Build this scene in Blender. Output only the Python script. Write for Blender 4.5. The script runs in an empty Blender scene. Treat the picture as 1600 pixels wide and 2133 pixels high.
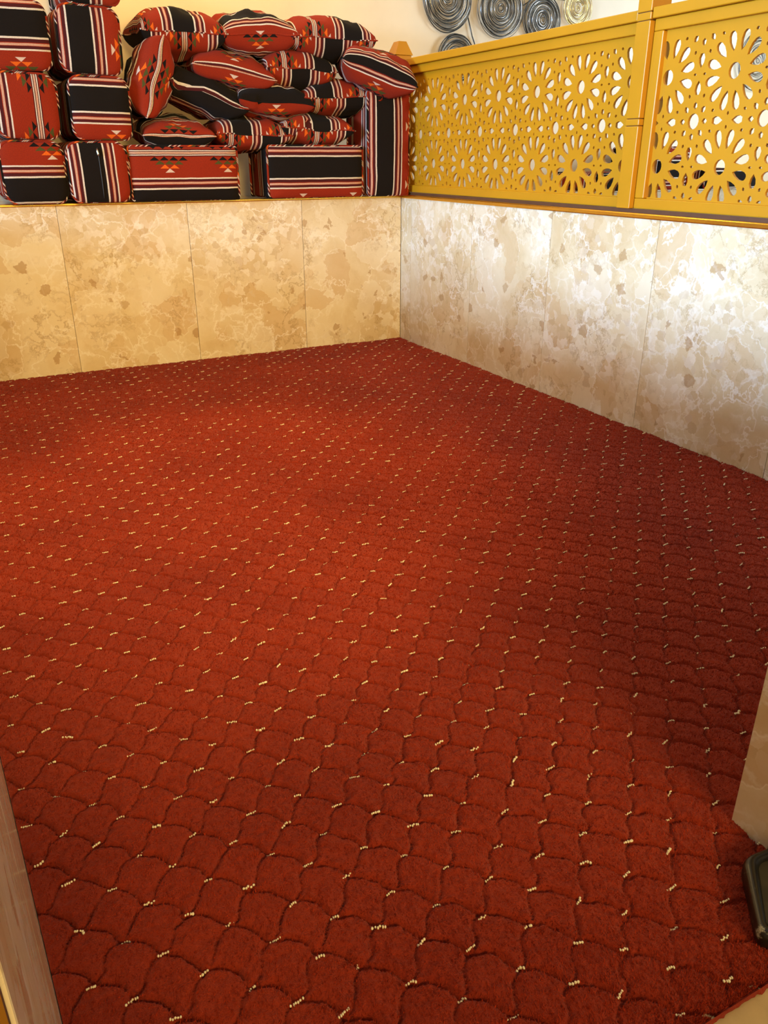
import bpy, bmesh, math, random
import numpy as np
from mathutils import Matrix, Vector, noise as mnoise
from mathutils.geometry import delaunay_2d_cdt

random.seed(7)
rng = np.random.default_rng(7)
sc = bpy.context.scene
C = sc.collection

# ---------------------------------------------------------------- camera
CAM = Vector((-2.2348, -4.1193, 0.969))
YAW, PITCH, ROLL, FPX = 0.4767, 0.4202, -0.0008, 1656.2
cy_, sy_, cp_, sp_ = math.cos(YAW), math.sin(YAW), math.cos(PITCH), math.sin(PITCH)
FWD = Vector((sy_ * cp_, cy_ * cp_, -sp_))
RGT = Vector((cy_, -sy_, 0))
UP = RGT.cross(FWD)
RGT, UP = RGT * math.cos(ROLL) + UP * math.sin(ROLL), -RGT * math.sin(ROLL) + UP * math.cos(ROLL)
cam = bpy.data.cameras.new('camera')
cam.sensor_fit = 'VERTICAL'
cam.sensor_height = 36.0
cam.sensor_width = 27.0
cam.lens = FPX / 2133 * 36.0
cam.clip_start = 0.02
cam_o = bpy.data.objects.new('camera', cam)
C.objects.link(cam_o)
M3 = Matrix((RGT, UP, -FWD)).transposed()
cam_o.matrix_world = Matrix.Translation(CAM) @ M3.to_4x4()
sc.camera = cam_o


def hit(px, py, axis, val):
    """photo pixel -> point on the plane axis = val (directions only; the plane is the surface touched)"""
    d = FWD * FPX + RGT * (px - 800) + UP * (1066.5 - py)
    t = (val - CAM[axis]) / d[axis]
    return CAM + d * t


# ---------------------------------------------------------------- world, lights, exposure
w = bpy.data.worlds.new('world')
sc.world = w
w.use_nodes = True
bg = w.node_tree.nodes['Background']
bg.inputs[0].default_value = (0.75, 0.87, 1.0, 1)
bg.inputs[1].default_value = 1.0
sc.view_settings.view_transform = 'Standard'
sc.view_settings.look = 'None'
sc.view_settings.gamma = 1.0
sc.view_settings.use_curve_mapping = False
sc.view_settings.exposure = 0.0


def area(name, loc, direction, sx, sy, power, col, spread=180):
    l = bpy.data.lights.new(name, 'AREA')
    l.shape = 'RECTANGLE'
    l.size, l.size_y = sx, sy
    l.energy = power
    l.color = col
    l.spread = math.radians(spread)
    o = bpy.data.objects.new(name, l)
    C.objects.link(o)
    o.location = loc
    o.rotation_euler = Vector(direction).to_track_quat('-Z', 'Y').to_euler()
    return o


WARM = (1.0, 0.665, 0.22)
DAY = (0.43, 0.66, 1.0)
# daylight entering by the far window of the hall, over the left half wall
area('window_daylight', (-7.36, -2.7, 1.66), (1, 0, 0), 2.2, 0.9, 195, DAY, 75)
# added higher opening, unseen, put in to throw daylight on the carpet's right side
area('upper_daylight_fill', (-7.36, -2.7, 3.05), (1, 0.03, -0.35), 2.0, 0.5, 80, DAY)
# daylight of the bay beyond the carved screens
area('bay_daylight', (3.9, -1.6, 1.6), (-1, 0.35, 0), 1.4, 1.6, 125, (0.72, 0.87, 1.0))
# warm lamps: a strip above the ledge, added ceiling fill and downlight over the carpet, a lamp in the hall
area('ceiling_lamp_ledge', (-1.2, 0.16, 2.50), (0, 0, -1), 2.2, 0.08, 21, WARM)
area('ceiling_bounce_fill', (-1.2, -1.9, 2.56), (0, 0, -1), 2.0, 2.6, 7, WARM)  # added ambient fill standing in for light bounced off the ceiling
area('ceiling_lamp_hall', (-1.55, -6.5, 1.95), (0.03, 1.0, -0.19), 2.0, 0.9, 40, WARM, 60)
dl = bpy.data.lights.new('downlight', 'SPOT')
dl.energy = 160
dl.color = WARM
dl.spot_size = math.radians(54)
dl.spot_blend = 0.7
dl.shadow_soft_size = 0.12
dlo = bpy.data.objects.new('downlight', dl)
C.objects.link(dlo)
dlo.location = (-1.55, -1.9, 2.5)


# ---------------------------------------------------------------- material helpers
class NT:
    def __init__(s, name):
        s.m = bpy.data.materials.new(name)
        s.m.use_nodes = True
        s.t = s.m.node_tree
        s.b = s.t.nodes['Principled BSDF']

    def n(s, typ, **kw):
        nd = s.t.nodes.new('ShaderNode' + typ)
        for k, v in kw.items():
            setattr(nd, k, v)
        return nd

    def set(s, sock, v):
        if isinstance(v, bpy.types.NodeSocket):
            s.t.links.new(v, sock)
        elif isinstance(v, (tuple, list)) and len(v) == 3 and sock.type == 'RGBA':
            sock.default_value = (*v, 1)
        else:
            sock.default_value = v

    def math(s, op, a, b=0.0, c=0.0):
        nd = s.n('Math', operation=op)
        for i, v in enumerate((a, b, c)):
            s.set(nd.inputs[i], v)
        return nd.outputs[0]

    def mix(s, f, a, b, blend='MIX'):
        nd = s.n('Mix', data_type='RGBA', blend_type=blend)
        s.set(nd.inputs[0], f)
        s.set(nd.inputs[6], a)
        s.set(nd.inputs[7], b)
        return nd.outputs[2]

    def noise(s, vec, scale, detail=4, rough=0.55, out=0, dist=0.0):
        nd = s.n('TexNoise')
        s.set(nd.inputs['Vector'], vec)
        nd.inputs['Scale'].default_value = scale
        nd.inputs['Detail'].default_value = detail
        nd.inputs['Roughness'].default_value = rough
        nd.inputs['Distortion'].default_value = dist
        return nd.outputs[out]

    def voro(s, vec, scale, feature='F1', out='Color'):
        nd = s.n('TexVoronoi', feature=feature)
        s.set(nd.inputs['Vector'], vec)
        nd.inputs['Scale'].default_value = scale
        return nd.outputs[out]

    def ramp(s, f, stops, interp='LINEAR'):
        nd = s.n('ValToRGB')
        nd.color_ramp.interpolation = interp
        e = nd.color_ramp.elements
        while len(e) < len(stops):
            e.new(0.5)
        for i, (p, c) in enumerate(stops):
            e[i].position = p
            e[i].color = (*c, 1) if len(c) == 3 else c
        s.set(nd.inputs[0], f)
        return nd.outputs[0]

    def step(s, f, lo, hi):
        nd = s.n('MapRange', clamp=True)
        s.set(nd.inputs[0], f)
        nd.inputs[1].default_value = lo
        nd.inputs[2].default_value = hi
        return nd.outputs[0]

    def bump(s, h, strength, dist):
        nd = s.n('Bump')
        nd.inputs['Strength'].default_value = strength
        nd.inputs['Distance'].default_value = dist
        s.set(nd.inputs['Height'], h)
        s.t.links.new(nd.outputs[0], s.b.inputs['Normal'])

    def out(s, col=None, rough=None, metal=None, spec=None, sheen=None):
        for k, v in (('Base Color', col), ('Roughness', rough), ('Metallic', metal), ('Specular IOR Level', spec), ('Sheen Weight', sheen)):
            if v is not None:
                s.set(s.b.inputs[k], v)
        return s.m


def sep(N, vec):
    nd = N.n('SeparateXYZ')
    N.set(nd.inputs[0], vec)
    return nd.outputs


def plain(name, col, rough, metal=0.0, nscale=30, namp=0.12, bump=0.0, spec=0.5):
    N = NT(name)
    v = N.n('TexCoord').outputs['Object']
    f = N.noise(v, nscale, 5)
    c = N.mix(N.step(f, 0.3, 0.7), tuple(x * (1 - namp) for x in col), tuple(min(1, x * (1 + namp)) for x in col))
    if bump:
        N.bump(f, bump, 0.002)
    return N.out(c, rough, metal, spec)


def marble_material():
    N = NT('breccia_marble')
    co = N.n('TexCoord').outputs['Object']
    rnd = N.n('ObjectInfo').outputs['Random']
    off = N.n('CombineXYZ')
    for i, k in enumerate((7.3, 13.1, 5.7)):
        N.set(off.inputs[i], N.math('MULTIPLY', rnd, k))
    a = N.n('VectorMath', operation='ADD')
    N.set(a.inputs[0], co)
    N.set(a.inputs[1], off.outputs[0])
    p = a.outputs[0]

    def warp(amount, scale, det):
        nd = N.n('VectorMath', operation='MULTIPLY_ADD')
        N.set(nd.inputs[0], N.noise(p, scale, det, 0.6, 1))
        nd.inputs[1].default_value = (amount,) * 3
        N.set(nd.inputs[2], p)
        return nd.outputs[0]
    p1 = warp(0.34, 4, 5)
    p2 = warp(0.10, 11, 5)
    base = N.ramp(N.noise(p1, 3.2, 5), [(0.32, (0.62, 0.47, 0.26)), (0.48, (0.71, 0.58, 0.36)), (0.62, (0.77, 0.665, 0.46))])
    # large rounded clasts
    cell = sep(N, N.voro(p1, 6.5))[0]
    c1 = N.mix(N.math('MULTIPLY', N.step(cell, 0.55, 0.95), 0.5), base, (0.60, 0.40, 0.20))
    c1 = N.mix(N.math('MULTIPLY', N.step(cell, 0.40, 0.05), 0.5), c1, (0.80, 0.71, 0.54))
    # pale veins at the clast edges
    e1 = N.voro(p1, 6.5, 'DISTANCE_TO_EDGE', 'Distance')
    m1 = N.step(N.noise(p, 5, 2), 0.45, 0.62)
    c2 = N.mix(N.math('MULTIPLY', N.math('MULTIPLY', N.step(e1, 0.03, 0.0), m1), 0.7), c1, (0.88, 0.83, 0.72))
    e2 = N.voro(p2, 13, 'DISTANCE_TO_EDGE', 'Distance')
    m2 = N.step(N.noise(p, 3.7, 3), 0.5, 0.62)
    c2 = N.mix(N.math('MULTIPLY', N.math('MULTIPLY', N.step(e2, 0.07, 0.0), m2), 0.6), c2, (0.86, 0.80, 0.68))
    # brown crackle
    r = N.math('ABSOLUTE', N.math('SUBTRACT', N.noise(p2, 10, 7, 0.65), 0.5))
    m3 = N.step(N.noise(p1, 4.5, 3), 0.50, 0.66)
    c3 = N.mix(N.math('MULTIPLY', N.math('MULTIPLY', N.step(r, 0.035, 0.0), m3), 0.6), c2, (0.36, 0.22, 0.08))
    # fine pale and tan fragments in clusters
    p3 = warp(0.05, 24, 4)
    fr = sep(N, N.voro(p3, 30))
    m4 = N.step(N.noise(p, 2.6, 4), 0.50, 0.60)
    c3 = N.mix(N.math('MULTIPLY', N.math('MULTIPLY', N.step(fr[0], 0.55, 0.9), m4), 0.55), c3, (0.86, 0.79, 0.66))
    c3 = N.mix(N.math('MULTIPLY', N.math('MULTIPLY', N.step(fr[1], 0.80, 0.95), m4), 0.45), c3, (0.50, 0.34, 0.17))
    e3 = N.math('ABSOLUTE', N.math('SUBTRACT', N.noise(p1, 3.0, 6, 0.5), 0.5))
    c3 = N.mix(N.math('MULTIPLY', N.step(e3, 0.012, 0.0), 0.7), c3, (0.88, 0.82, 0.70))
    # small angular brown chips
    ch = sep(N, N.voro(p3, 23))
    dch = N.voro(p3, 23, 'DISTANCE_TO_EDGE', 'Distance')
    mch = N.math('MULTIPLY', N.step(ch[1], 0.968, 0.975), N.step(dch, 0.05, 0.10))
    c4 = N.mix(N.math('MULTIPLY', mch, 0.65), c3, (0.42, 0.25, 0.10))
    N.bump(N.noise(p2, 40, 3), 0.04, 0.002)
    return N.out(c4, 0.16, 0.0, 0.5)


def fabric_material():
    """woven bands: black | three pale lines | red | stepped triangles | narrow stripe, mirrored"""
    N = NT('woven_striped_fabric')
    uv = N.n('UVMap', uv_map='UVMap').outputs[0]
    wob = N.n('VectorMath', operation='MULTIPLY_ADD')
    N.set(wob.inputs[0], N.noise(uv, 14, 2, 0.5, 1))
    wob.inputs[1].default_value = (0.004, 0.004, 0)
    N.set(wob.inputs[2], uv)
    xyz = sep(N, wob.outputs[0])
    u, v = xyz[0], xyz[1]
    H = 0.206
    vm = N.math('PINGPONG', v, H)
    WH, PK, MR, RD, BK = (0.72, 0.62, 0.50), (0.60, 0.33, 0.22), (0.075, 0.012, 0.012), (0.28, 0.025, 0.008), (0.010, 0.008, 0.006)
    OR, GR = (0.75, 0.13, 0.012), (0.075, 0.075, 0.018)
    st = [(0, BK), (.048, WH), (.0555, MR), (.068, RD), (.071, PK), (.080, RD), (.082, MR), (.092, WH), (.0985, RD),
          (.190, MR), (.1945, WH), (.1985, MR), (.2015, PK)]
    bands = N.ramp(N.math('DIVIDE', vm, H), [(a / H, c) for a, c in st], 'CONSTANT')
    t = N.math('DIVIDE', N.math('SUBTRACT', vm, 0.122), 0.068)
    t4 = N.math('MULTIPLY', t, 4.0)
    k = N.math('FLOOR', t4)
    r = N.math('SUBTRACT', t4, k)
    um = N.math('WRAP', u, 0.14, -0.14)
    par = N.math('MULTIPLY', N.math('MODULO', k, 2.0), 0.022)
    du = N.math('ABSOLUTE', N.math('WRAP', N.math('ADD', um, par), 0.022, -0.022))
    tri = N.math('LESS_THAN', du, N.math('MULTIPLY', N.math('SUBTRACT', 1.0, r), 0.022))
    lim = N.math('LESS_THAN', N.math('ABSOLUTE', um), N.math('MULTIPLY', N.math('ADD', k, 1.0), 0.022))
    inr = N.math('MULTIPLY', N.math('GREATER_THAN', t, 0.0), N.math('LESS_THAN', t, 1.0))
    mask = N.math('MULTIPLY', N.math('MULTIPLY', tri, lim), inr)
    rows = N.ramp(t, [(0, (0.66, 0.50, 0.40)), (.25, OR), (.5, GR), (.75, BK)], 'CONSTANT')
    col = N.mix(mask, bands, rows)
    fine = N.noise(uv, 260, 2)
    col = N.mix(N.math('MULTIPLY', N.step(fine, 0.35, 0.65), 0.25), col, (0.02, 0.01, 0.01))
    wv = N.n('TexWave', wave_type='BANDS', bands_direction='Y')
    N.set(wv.inputs[0], uv)
    wv.inputs['Scale'].default_value = 130
    wv.inputs['Distortion'].default_value = 1.0
    N.bump(N.math('ADD', wv.outputs[1], fine), 0.35, 0.0012)
    return N.out(col, 0.92, 0.0, 0.06, 0.02)


def carpet_material():
    N = NT('red_cut_pile')
    co = N.n('TexCoord').outputs['Object']
    big = N.noise(co, 2.3, 4, 0.6)
    mid = N.noise(co, 14, 4, 0.6)
    fin = N.noise(co, 420, 3, 0.7)
    c = N.ramp(big, [(0.3, (0.225, 0.018, 0.006)), (0.5, (0.300, 0.028, 0.008)), (0.7, (0.345, 0.035, 0.010))])
    c = N.mix(N.math('MULTIPLY', N.step(mid, 0.35, 0.7), 0.22), c, (0.19, 0.012, 0.005))
    c = N.mix(N.math('MULTIPLY', N.step(fin, 0.45, 0.75), 0.35), c, (0.44, 0.052, 0.018))
    N.bump(fin, 0.8, 0.004)
    return N.out(c, 0.95, 0.0, 0.1, 0.08)


MARBLE = marble_material()
FABRIC = fabric_material()
CARPET = carpet_material()
PILE = plain('red_pile_fibre', (0.315, 0.029, 0.009), 0.9, nscale=350, namp=0.5, spec=0.1)
CREAM = plain('cream_yarn', (0.94, 0.82, 0.56), 0.8, nscale=60)
YELLOW = plain('mustard_lacquered_wood', (0.52, 0.235, 0.006), 0.36, nscale=3, namp=0.06, spec=0.45)
GOLD = plain('brushed_gold_metal', (0.80, 0.52, 0.10), 0.22, 1.0, nscale=8, namp=0.1)
GROUT = plain('beige_grout', (0.45, 0.36, 0.24), 0.9, nscale=60)
PAINT = plain('cream_wall_paint', (0.78, 0.65, 0.46), 0.45, nscale=4, namp=0.05, bump=0.05)
WHITE = plain('cream_ceiling_paint', (0.62, 0.52, 0.38), 0.8, nscale=4, namp=0.03)
STONE = plain('beige_step_stone', (0.52, 0.37, 0.17), 0.35, nscale=14, namp=0.2)
LOWER = plain('grey_beige_floor_tile', (0.30, 0.24, 0.17), 0.3, nscale=6, namp=0.12)
STEEL = plain('dark_silver_wire', (0.10, 0.098, 0.095), 0.3, 1.0, nscale=40, namp=0.5)
STEEL2 = plain('bright_silver_wire', (0.48, 0.46, 0.44), 0.25, 1.0, nscale=40, namp=0.2)
BRASS = plain('brass_wire', (0.72, 0.58, 0.26), 0.25, 1.0, nscale=40, namp=0.25)
ZIP = plain('nickel_zip_pull', (0.80, 0.78, 0.62), 0.3, 1.0, nscale=40, namp=0.1)
SHADOWGAP = plain('brown_shadow_gap', (0.09, 0.032, 0.010), 0.6, nscale=20)  # dark brown that paints the shade of gaps and score lines


def rubber_material():
    N = NT('scuffed_black_rubber')
    co = N.n('TexCoord').outputs['Object']
    f = N.noise(co, 38, 6, 0.7)
    c = N.mix(N.step(f, 0.60, 0.68), (0.010, 0.008, 0.005), (0.42, 0.38, 0.26))
    return N.out(c, 0.3, 0.0, 0.5)


RUBBER = rubber_material()
INSOLE = plain('dark_olive_insole', (0.030, 0.024, 0.010), 0.55, nscale=50, namp=0.4)


# ---------------------------------------------------------------- geometry helpers
def mesh_obj(name, verts, faces, mat, parent=None, smooth=False, uvs=None, loc=None):
    me = bpy.data.meshes.new(name)
    me.from_pydata(verts, [], faces)
    if uvs is not None:
        l = me.uv_layers.new(name='UVMap')
        flat = [c for f in uvs for p in f for c in p]
        l.data.foreach_set('uv', flat)
    if smooth:
        me.polygons.foreach_set('use_smooth', [True] * len(me.polygons))
    me.materials.append(mat)
    o = bpy.data.objects.new(name, me)
    C.objects.link(o)
    o.parent = parent
    if loc:
        o.location = loc
    return o


def box_obj(name, lo, hi, mat, parent=None, bevel=0.0, rel=(0, 0, 0)):
    bm = bmesh.new()
    lo = [a - b for a, b in zip(lo, rel)]
    hi = [a - b for a, b in zip(hi, rel)]
    c = [(a + b) / 2 for a, b in zip(lo, hi)]
    s = [b - a for a, b in zip(lo, hi)]
    bmesh.ops.create_cube(bm, size=1, matrix=Matrix.Translation(c) @ Matrix.Diagonal((*s, 1)))
    if bevel:
        bmesh.ops.bevel(bm, geom=bm.edges[:], offset=bevel, segments=2, affect='EDGES', profile=0.5)
    me = bpy.data.meshes.new(name)
    bm.to_mesh(me)
    bm.free()
    me.materials.append(mat)
    o = bpy.data.objects.new(name, me)
    C.objects.link(o)
    o.parent = parent
    return o


def struct(o):
    o['kind'] = 'structure'
    return o


def tag(o, label, cat, group=None, kind=None):
    o['label'] = label
    o['category'] = cat
    if group:
        o['group'] = group
    if kind:
        o['kind'] = kind
    return o


def empty(name, loc, rot=(0, 0, 0)):
    o = bpy.data.objects.new(name, None)
    o.empty_display_size = 0.05
    C.objects.link(o)
    o.location = loc
    o.rotation_euler = rot
    return o


def tube_data(pts, rad, seg=8, closed=False):
    """verts, faces of a round tube along pts"""
    n = len(pts)
    vs, fs = [], []
    pts = [Vector(p) for p in pts]
    ref = None
    for i, p in enumerate(pts):
        a = pts[(i - 1) % n] if (closed or i > 0) else p
        b = pts[(i + 1) % n] if (closed or i < n - 1) else p
        t = (b - a).normalized()
        if ref is None:
            ref = t.orthogonal().normalized()
        ref = (ref - t * ref.dot(t)).normalized()
        bi = t.cross(ref)
        rr = rad[i] if isinstance(rad, (list, tuple)) else rad
        for k in range(seg):
            an = 2 * math.pi * k / seg
            vs.append(p + (ref * math.cos(an) + bi * math.sin(an)) * rr)
    m = n if closed else n - 1
    for i in range(m):
        j = (i + 1) % n
        for k in range(seg):
            k2 = (k + 1) % seg
            fs.append((i * seg + k, i * seg + k2, j * seg + k2, j * seg + k))
    if not closed:
        fs.append(tuple(range(seg))[::-1])
        fs.append(tuple((n - 1) * seg + k for k in range(seg)))
    return [tuple(v) for v in vs], fs


# ---------------------------------------------------------------- setting: shell
WH = 0.767           # height of the marble half walls
LEDGE = 0.50         # depth of the ledge behind the back half wall
XL = -2.52           # back end of the left half wall (it runs slightly askew)
LW0, LW1 = (-2.515, 0.0), (-2.2564, -3.966)


def left_face(y):
    return LW0[0] + (LW1[0] - LW0[0]) * y / LW1[1]


YF = -3.52
YO = -3.588          # outer; inner face of the front partition

struct(box_obj('floor', (-2.70, -3.724, -0.40), (0.0, 0.0, -0.014), LOWER))
struct(box_obj('trim_1', (-2.24, -4.02, -0.40), (0.10, -3.725, -0.0065), STONE, bevel=0.001))
struct(box_obj('floor_hall', (-7.5, -7.0, -0.50), (4.2, 1.0, -0.40), LOWER))
struct(box_obj('ceiling', (-7.5, -7.0, 3.40), (4.2, 0.6, 3.50), WHITE))
struct(box_obj('wall_back_upper', (-7.5, LEDGE, -0.40), (4.2, LEDGE + 0.1, 3.40), PAINT))
struct(box_obj('wall_hall_right', (4.1, -7.0, -0.40), (4.2, LEDGE, 3.40), WHITE))
struct(box_obj('wall_hall_front', (-7.5, -7.1, -0.40), (4.2, -7.0, 3.40), PAINT))
wl = struct(empty('wall_hall_left', (-7.45, -3.0, -0.4)))
wy0, wy1, wz0, wz1 = -3.85, -1.55, 1.16, 2.16
for lo, hi in (((-7.5, -7.0, -0.4), (-7.4, wy0, 3.4)), ((-7.5, wy1, -0.4), (-7.4, LEDGE, 3.4)),
               ((-7.5, wy0, -0.4), (-7.4, wy1, wz0)), ((-7.5, wy0, wz1), (-7.4, wy1, 2.75)), ((-7.5, wy0, 3.33), (-7.4, wy1, 3.4))):
    box_obj('wall_section', lo, hi, PAINT, wl, rel=(-7.45, -3.0, -0.4))
win = struct(empty('window_1', (-7.45, -2.7, wz0)))
for lo, hi in (((-7.5, wy0, wz0), (-7.4, wy0 + 0.05, wz1)), ((-7.5, wy1 - 0.05, wz0), (-7.4, wy1, wz1)),
               ((-7.5, wy0, wz0), (-7.4, wy1, wz0 + 0.05)), ((-7.5, wy0, wz1 - 0.05), (-7.4, wy1, wz1)),
               ((-7.5, wy0, 2.75), (-7.4, wy1, 2.78)), ((-7.5, wy0, 3.30), (-7.4, wy1, 3.33))):  # last two rails frame the added upper opening
    box_obj('window_frame', lo, hi, WHITE, win, rel=(-7.45, -2.7, wz0))


def half_wall(name, core_lo, core_hi, face_axis, face_val, normal, joints, tmat=MARBLE):
    """core plus one tile object per marble slab on its visible face"""
    w_ = struct(box_obj(name, core_lo, core_hi, GROUT))
    other = 1 - face_axis
    for a, b in zip(joints[:-1], joints[1:]):
        lo, hi = [0, 0, -0.010], [0, 0, WH - 0.001]
        lo[other], hi[other] = min(a, b) + 0.0008, max(a, b) - 0.0008
        lo[face_axis], hi[face_axis] = sorted((face_val, face_val - normal * 0.009))
        box_obj('marble_tile', lo, hi, tmat, w_, bevel=0.0012)
    return w_


half_wall('wall_back', (XL - 0.10, 0.009, -0.40), (3.4, LEDGE, WH), 1, 0.0, -1,
          [0.0, -0.588, -1.188, -1.786, -2.386, -2.59])
half_wall('wall_right', (0.009, -3.40, -0.40), (0.12, 0.008, WH), 0, 0.0, -1,
          [-0.001, -0.115, -0.717, -1.318, -1.918, -2.521, -3.12, -3.40])
wlf = struct(empty('wall_left', (LW0[0], LW0[1], 0), (0, 0, math.atan2(LW1[0] - LW0[0], -(LW1[1] - LW0[1])))))
LWL = math.dist(LW0, LW1)
box_obj('wall_core', (-0.10, -LWL, -0.40), (-0.009, 0.0, WH), GROUT, wlf)
for k in range(7):
    a_, b_ = -k * 0.6, max(-(k + 1) * 0.6, -LWL)
    if a_ - b_ > .02:
        box_obj('marble_tile', (-0.009, b_ + .0008, -0.010), (0.0, a_ - .0008, WH if k < 6 else 1.3), MARBLE, wlf, bevel=0.0012)
box_obj('jamb_core', (-0.10, -LWL, WH), (-0.009, -3.602, 1.3), GROUT, wlf)
wf = half_wall('wall_front', (-1.291, YO, -0.40), (0.12, YF - 0.009, WH), 1, YF, 1,
               [-1.30, -0.70, -0.10, -0.0])
box_obj('marble_tile', (-1.30, YO, -0.010), (-1.291, YF - 0.0005, WH), MARBLE, wf, bevel=0.0012)
# the ledge and wall tops: marble slab
for lo, hi, par in (((XL - 0.1, -0.0, WH - 0.0005), (3.4, LEDGE, WH + 0.004), 'wall_back'),
                    ((0.001, -3.6, WH - 0.0005), (0.12, 0.0, WH + 0.004), 'wall_right')):
    box_obj('top_slab', lo, hi, MARBLE, bpy.data.objects[par])


def trim(name, lo, hi, axis):
    o = struct(box_obj(name, lo, hi, GOLD, bevel=0.0035))
    return o


trim('trim_2', (XL + 0.012, -0.004, WH - 0.003), (0.0, 0.012, WH + 0.010), 0)
trim('trim_3', (-0.006, -3.5, WH - 0.004), (0.020, -0.006, WH + 0.014), 1)
struct(box_obj('shadow_line_strip', (0.0205, -3.5, WH + 0.0045), (0.034, 0.12, WH + 0.026), SHADOWGAP))  # dark strip painting in the shadow line along the gold trim

# ---------------------------------------------------------------- carpet
X0C, Y0C, SX, SY = -2.302, -2.921, 0.0457, 0.04655
CX0, CX1, CY0, CY1 = -2.514, -0.002, -3.738, -0.002


def smooth_noise(x, y, scale, seed):
    """value noise on arrays"""
    r = np.random.default_rng(seed)
    tab = r.random((256, 256))
    fx, fy = x * scale, y * scale
    ix, iy = np.floor(fx).astype(int), np.floor(fy).astype(int)
    tx, ty = fx - ix, fy - iy
    tx, ty = tx * tx * (3 - 2 * tx), ty * ty * (3 - 2 * ty)
    a, b = tab[ix % 256, iy % 256], tab[(ix + 1) % 256, iy % 256]
    c, d = tab[ix % 256, (iy + 1) % 256], tab[(ix + 1) % 256, (iy + 1) % 256]
    return (a * (1 - tx) + b * tx) * (1 - ty) + (c * (1 - tx) + d * tx) * ty - 0.5


def carpet_height(x, y):
    i = (x - X0C) / SX + 0.22 * smooth_noise(x, y, 30, 1)
    j = -(y - Y0C) / SY + 0.22 * smooth_noise(x, y, 30, 2)
    s, t = (i + j) / 2, (j - i) / 2
    t2 = t + 0.16 * np.abs(np.sin(np.pi * s)) + 0.05 * smooth_noise(x, y, 90, 3)
    s2 = s + 0.07 * np.sin(2 * np.pi * t) + 0.05 * smooth_noise(x, y, 90, 4)
    dt = np.abs(t2 - np.round(t2))
    ds = np.abs(s2 - np.round(s2))
    wn = 0.75 + 0.9 * (smooth_noise(x, y, 45, 5) + 0.5)
    wn2 = 0.55 + 1.0 * (smooth_noise(x, y, 45, 8) + 0.5)
    g = np.maximum(0.9 * wn * np.exp(-(dt / 0.030) ** 2), 0.6 * wn2 * np.exp(-(ds / 0.030) ** 2))
    dome = (np.clip(np.minimum(dt, ds) * 2, 0, 1)) ** 0.5
    h = -0.0095 * g + 0.0022 * (dome - 1)
    h += 0.0030 * smooth_noise(x, y, 130, 6) + 0.0022 * smooth_noise(x, y, 260, 7)
    h += 0.004 * smooth_noise(x, y, 5, 9)
    return h


def grid_mesh(name, xs, ys, mat, parent):
    gu, gy = np.meshgrid(xs, ys)
    lf = LW0[0] + (LW1[0] - LW0[0]) * gy / LW1[1] + .001
    gx = lf + (CX1 - lf) * gu
    gz = carpet_height(gx, gy)
    nx, ny = len(xs), len(ys)
    # roughened edges, turned down at the border
    co = np.stack([gx, gy, gz], -1).reshape(-1, 3).astype(np.float32)
    idx = np.arange(nx * ny).reshape(ny, nx)
    q = np.stack([idx[:-1, :-1], idx[:-1, 1:], idx[1:, 1:], idx[1:, :-1]], -1).reshape(-1, 4)
    me = bpy.data.meshes.new(name)
    me.vertices.add(len(co))
    me.vertices.foreach_set('co', co.ravel())
    me.loops.add(q.size)
    me.loops.foreach_set('vertex_index', q.ravel().astype(np.int32))
    me.polygons.add(len(q))
    me.polygons.foreach_set('loop_start', np.arange(0, q.size, 4, dtype=np.int32))
    me.polygons.foreach_set('use_smooth', np.ones(len(q), dtype=bool))
    me.update(calc_edges=True)
    me.materials.append(mat)
    o = bpy.data.objects.new(name, me)
    C.objects.link(o)
    o.parent = parent
    return o


carpet = grid_mesh('carpet', np.linspace(0, 1, 680), np.linspace(CY0, CY1, 1100), CARPET, None)
tag(carpet, 'red cut-pile wall-to-wall carpet with scalloped diamond grooves and cream tufts', 'carpet')

# carpet edge seen at the entry: ragged cut side
ev, ef = [], []
nx = 400
for k in range(nx + 1):
    x = -2.26 + (CX1 + 2.26) * k / nx
    jag = 0.004 * random.random()
    ev += [(x, CY0 + 0.0005, 0.001), (x, CY0 - jag, -0.006)]
for k in range(nx):
    a = 2 * k
    ef.append((a, a + 1, a + 3, a + 2))
mesh_obj('carpet_edge', ev, ef, CARPET, carpet)


def bead_cluster(kind):
    """a short row of looped yarn beads"""
    r = random.Random(kind)
    vs, fs = [], []
    n = r.choice((4, 4, 5, 5, 6))
    for b in range(n):
        cx = (b - (n - 1) / 2) * 0.0033 + r.uniform(-.0006, .0006)
        cyy = r.uniform(-.0016, .0016) + cx * 0.15
        cz = r.uniform(-.0005, .001)
        rx, ry, rz = r.uniform(.0013, .0020), r.uniform(.0014, .0025), r.uniform(.0015, .0024)
        o = len(vs)
        ring = 6
        vs.append((cx, cyy, cz + rz))
        for lvl in (0.45, -0.45):
            for q in range(ring):
                an = 2 * math.pi * (q + (lvl < 0) * .5) / ring
                m = math.sqrt(1 - lvl * lvl)
                vs.append((cx + rx * m * math.cos(an), cyy + ry * m * math.sin(an), cz + rz * lvl))
        vs.append((cx, cyy, cz - rz))
        for q in range(ring):
            q2 = (q + 1) % ring
            fs.append((o, o + 1 + q, o + 1 + q2))
            fs.append((o + 1 + q, o + 7 + q, o + 1 + q2))
            fs.append((o + 1 + q2, o + 7 + q, o + 7 + q2))
            fs.append((o + 13, o + 7 + q2, o + 7 + q))
    return vs, fs


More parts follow.
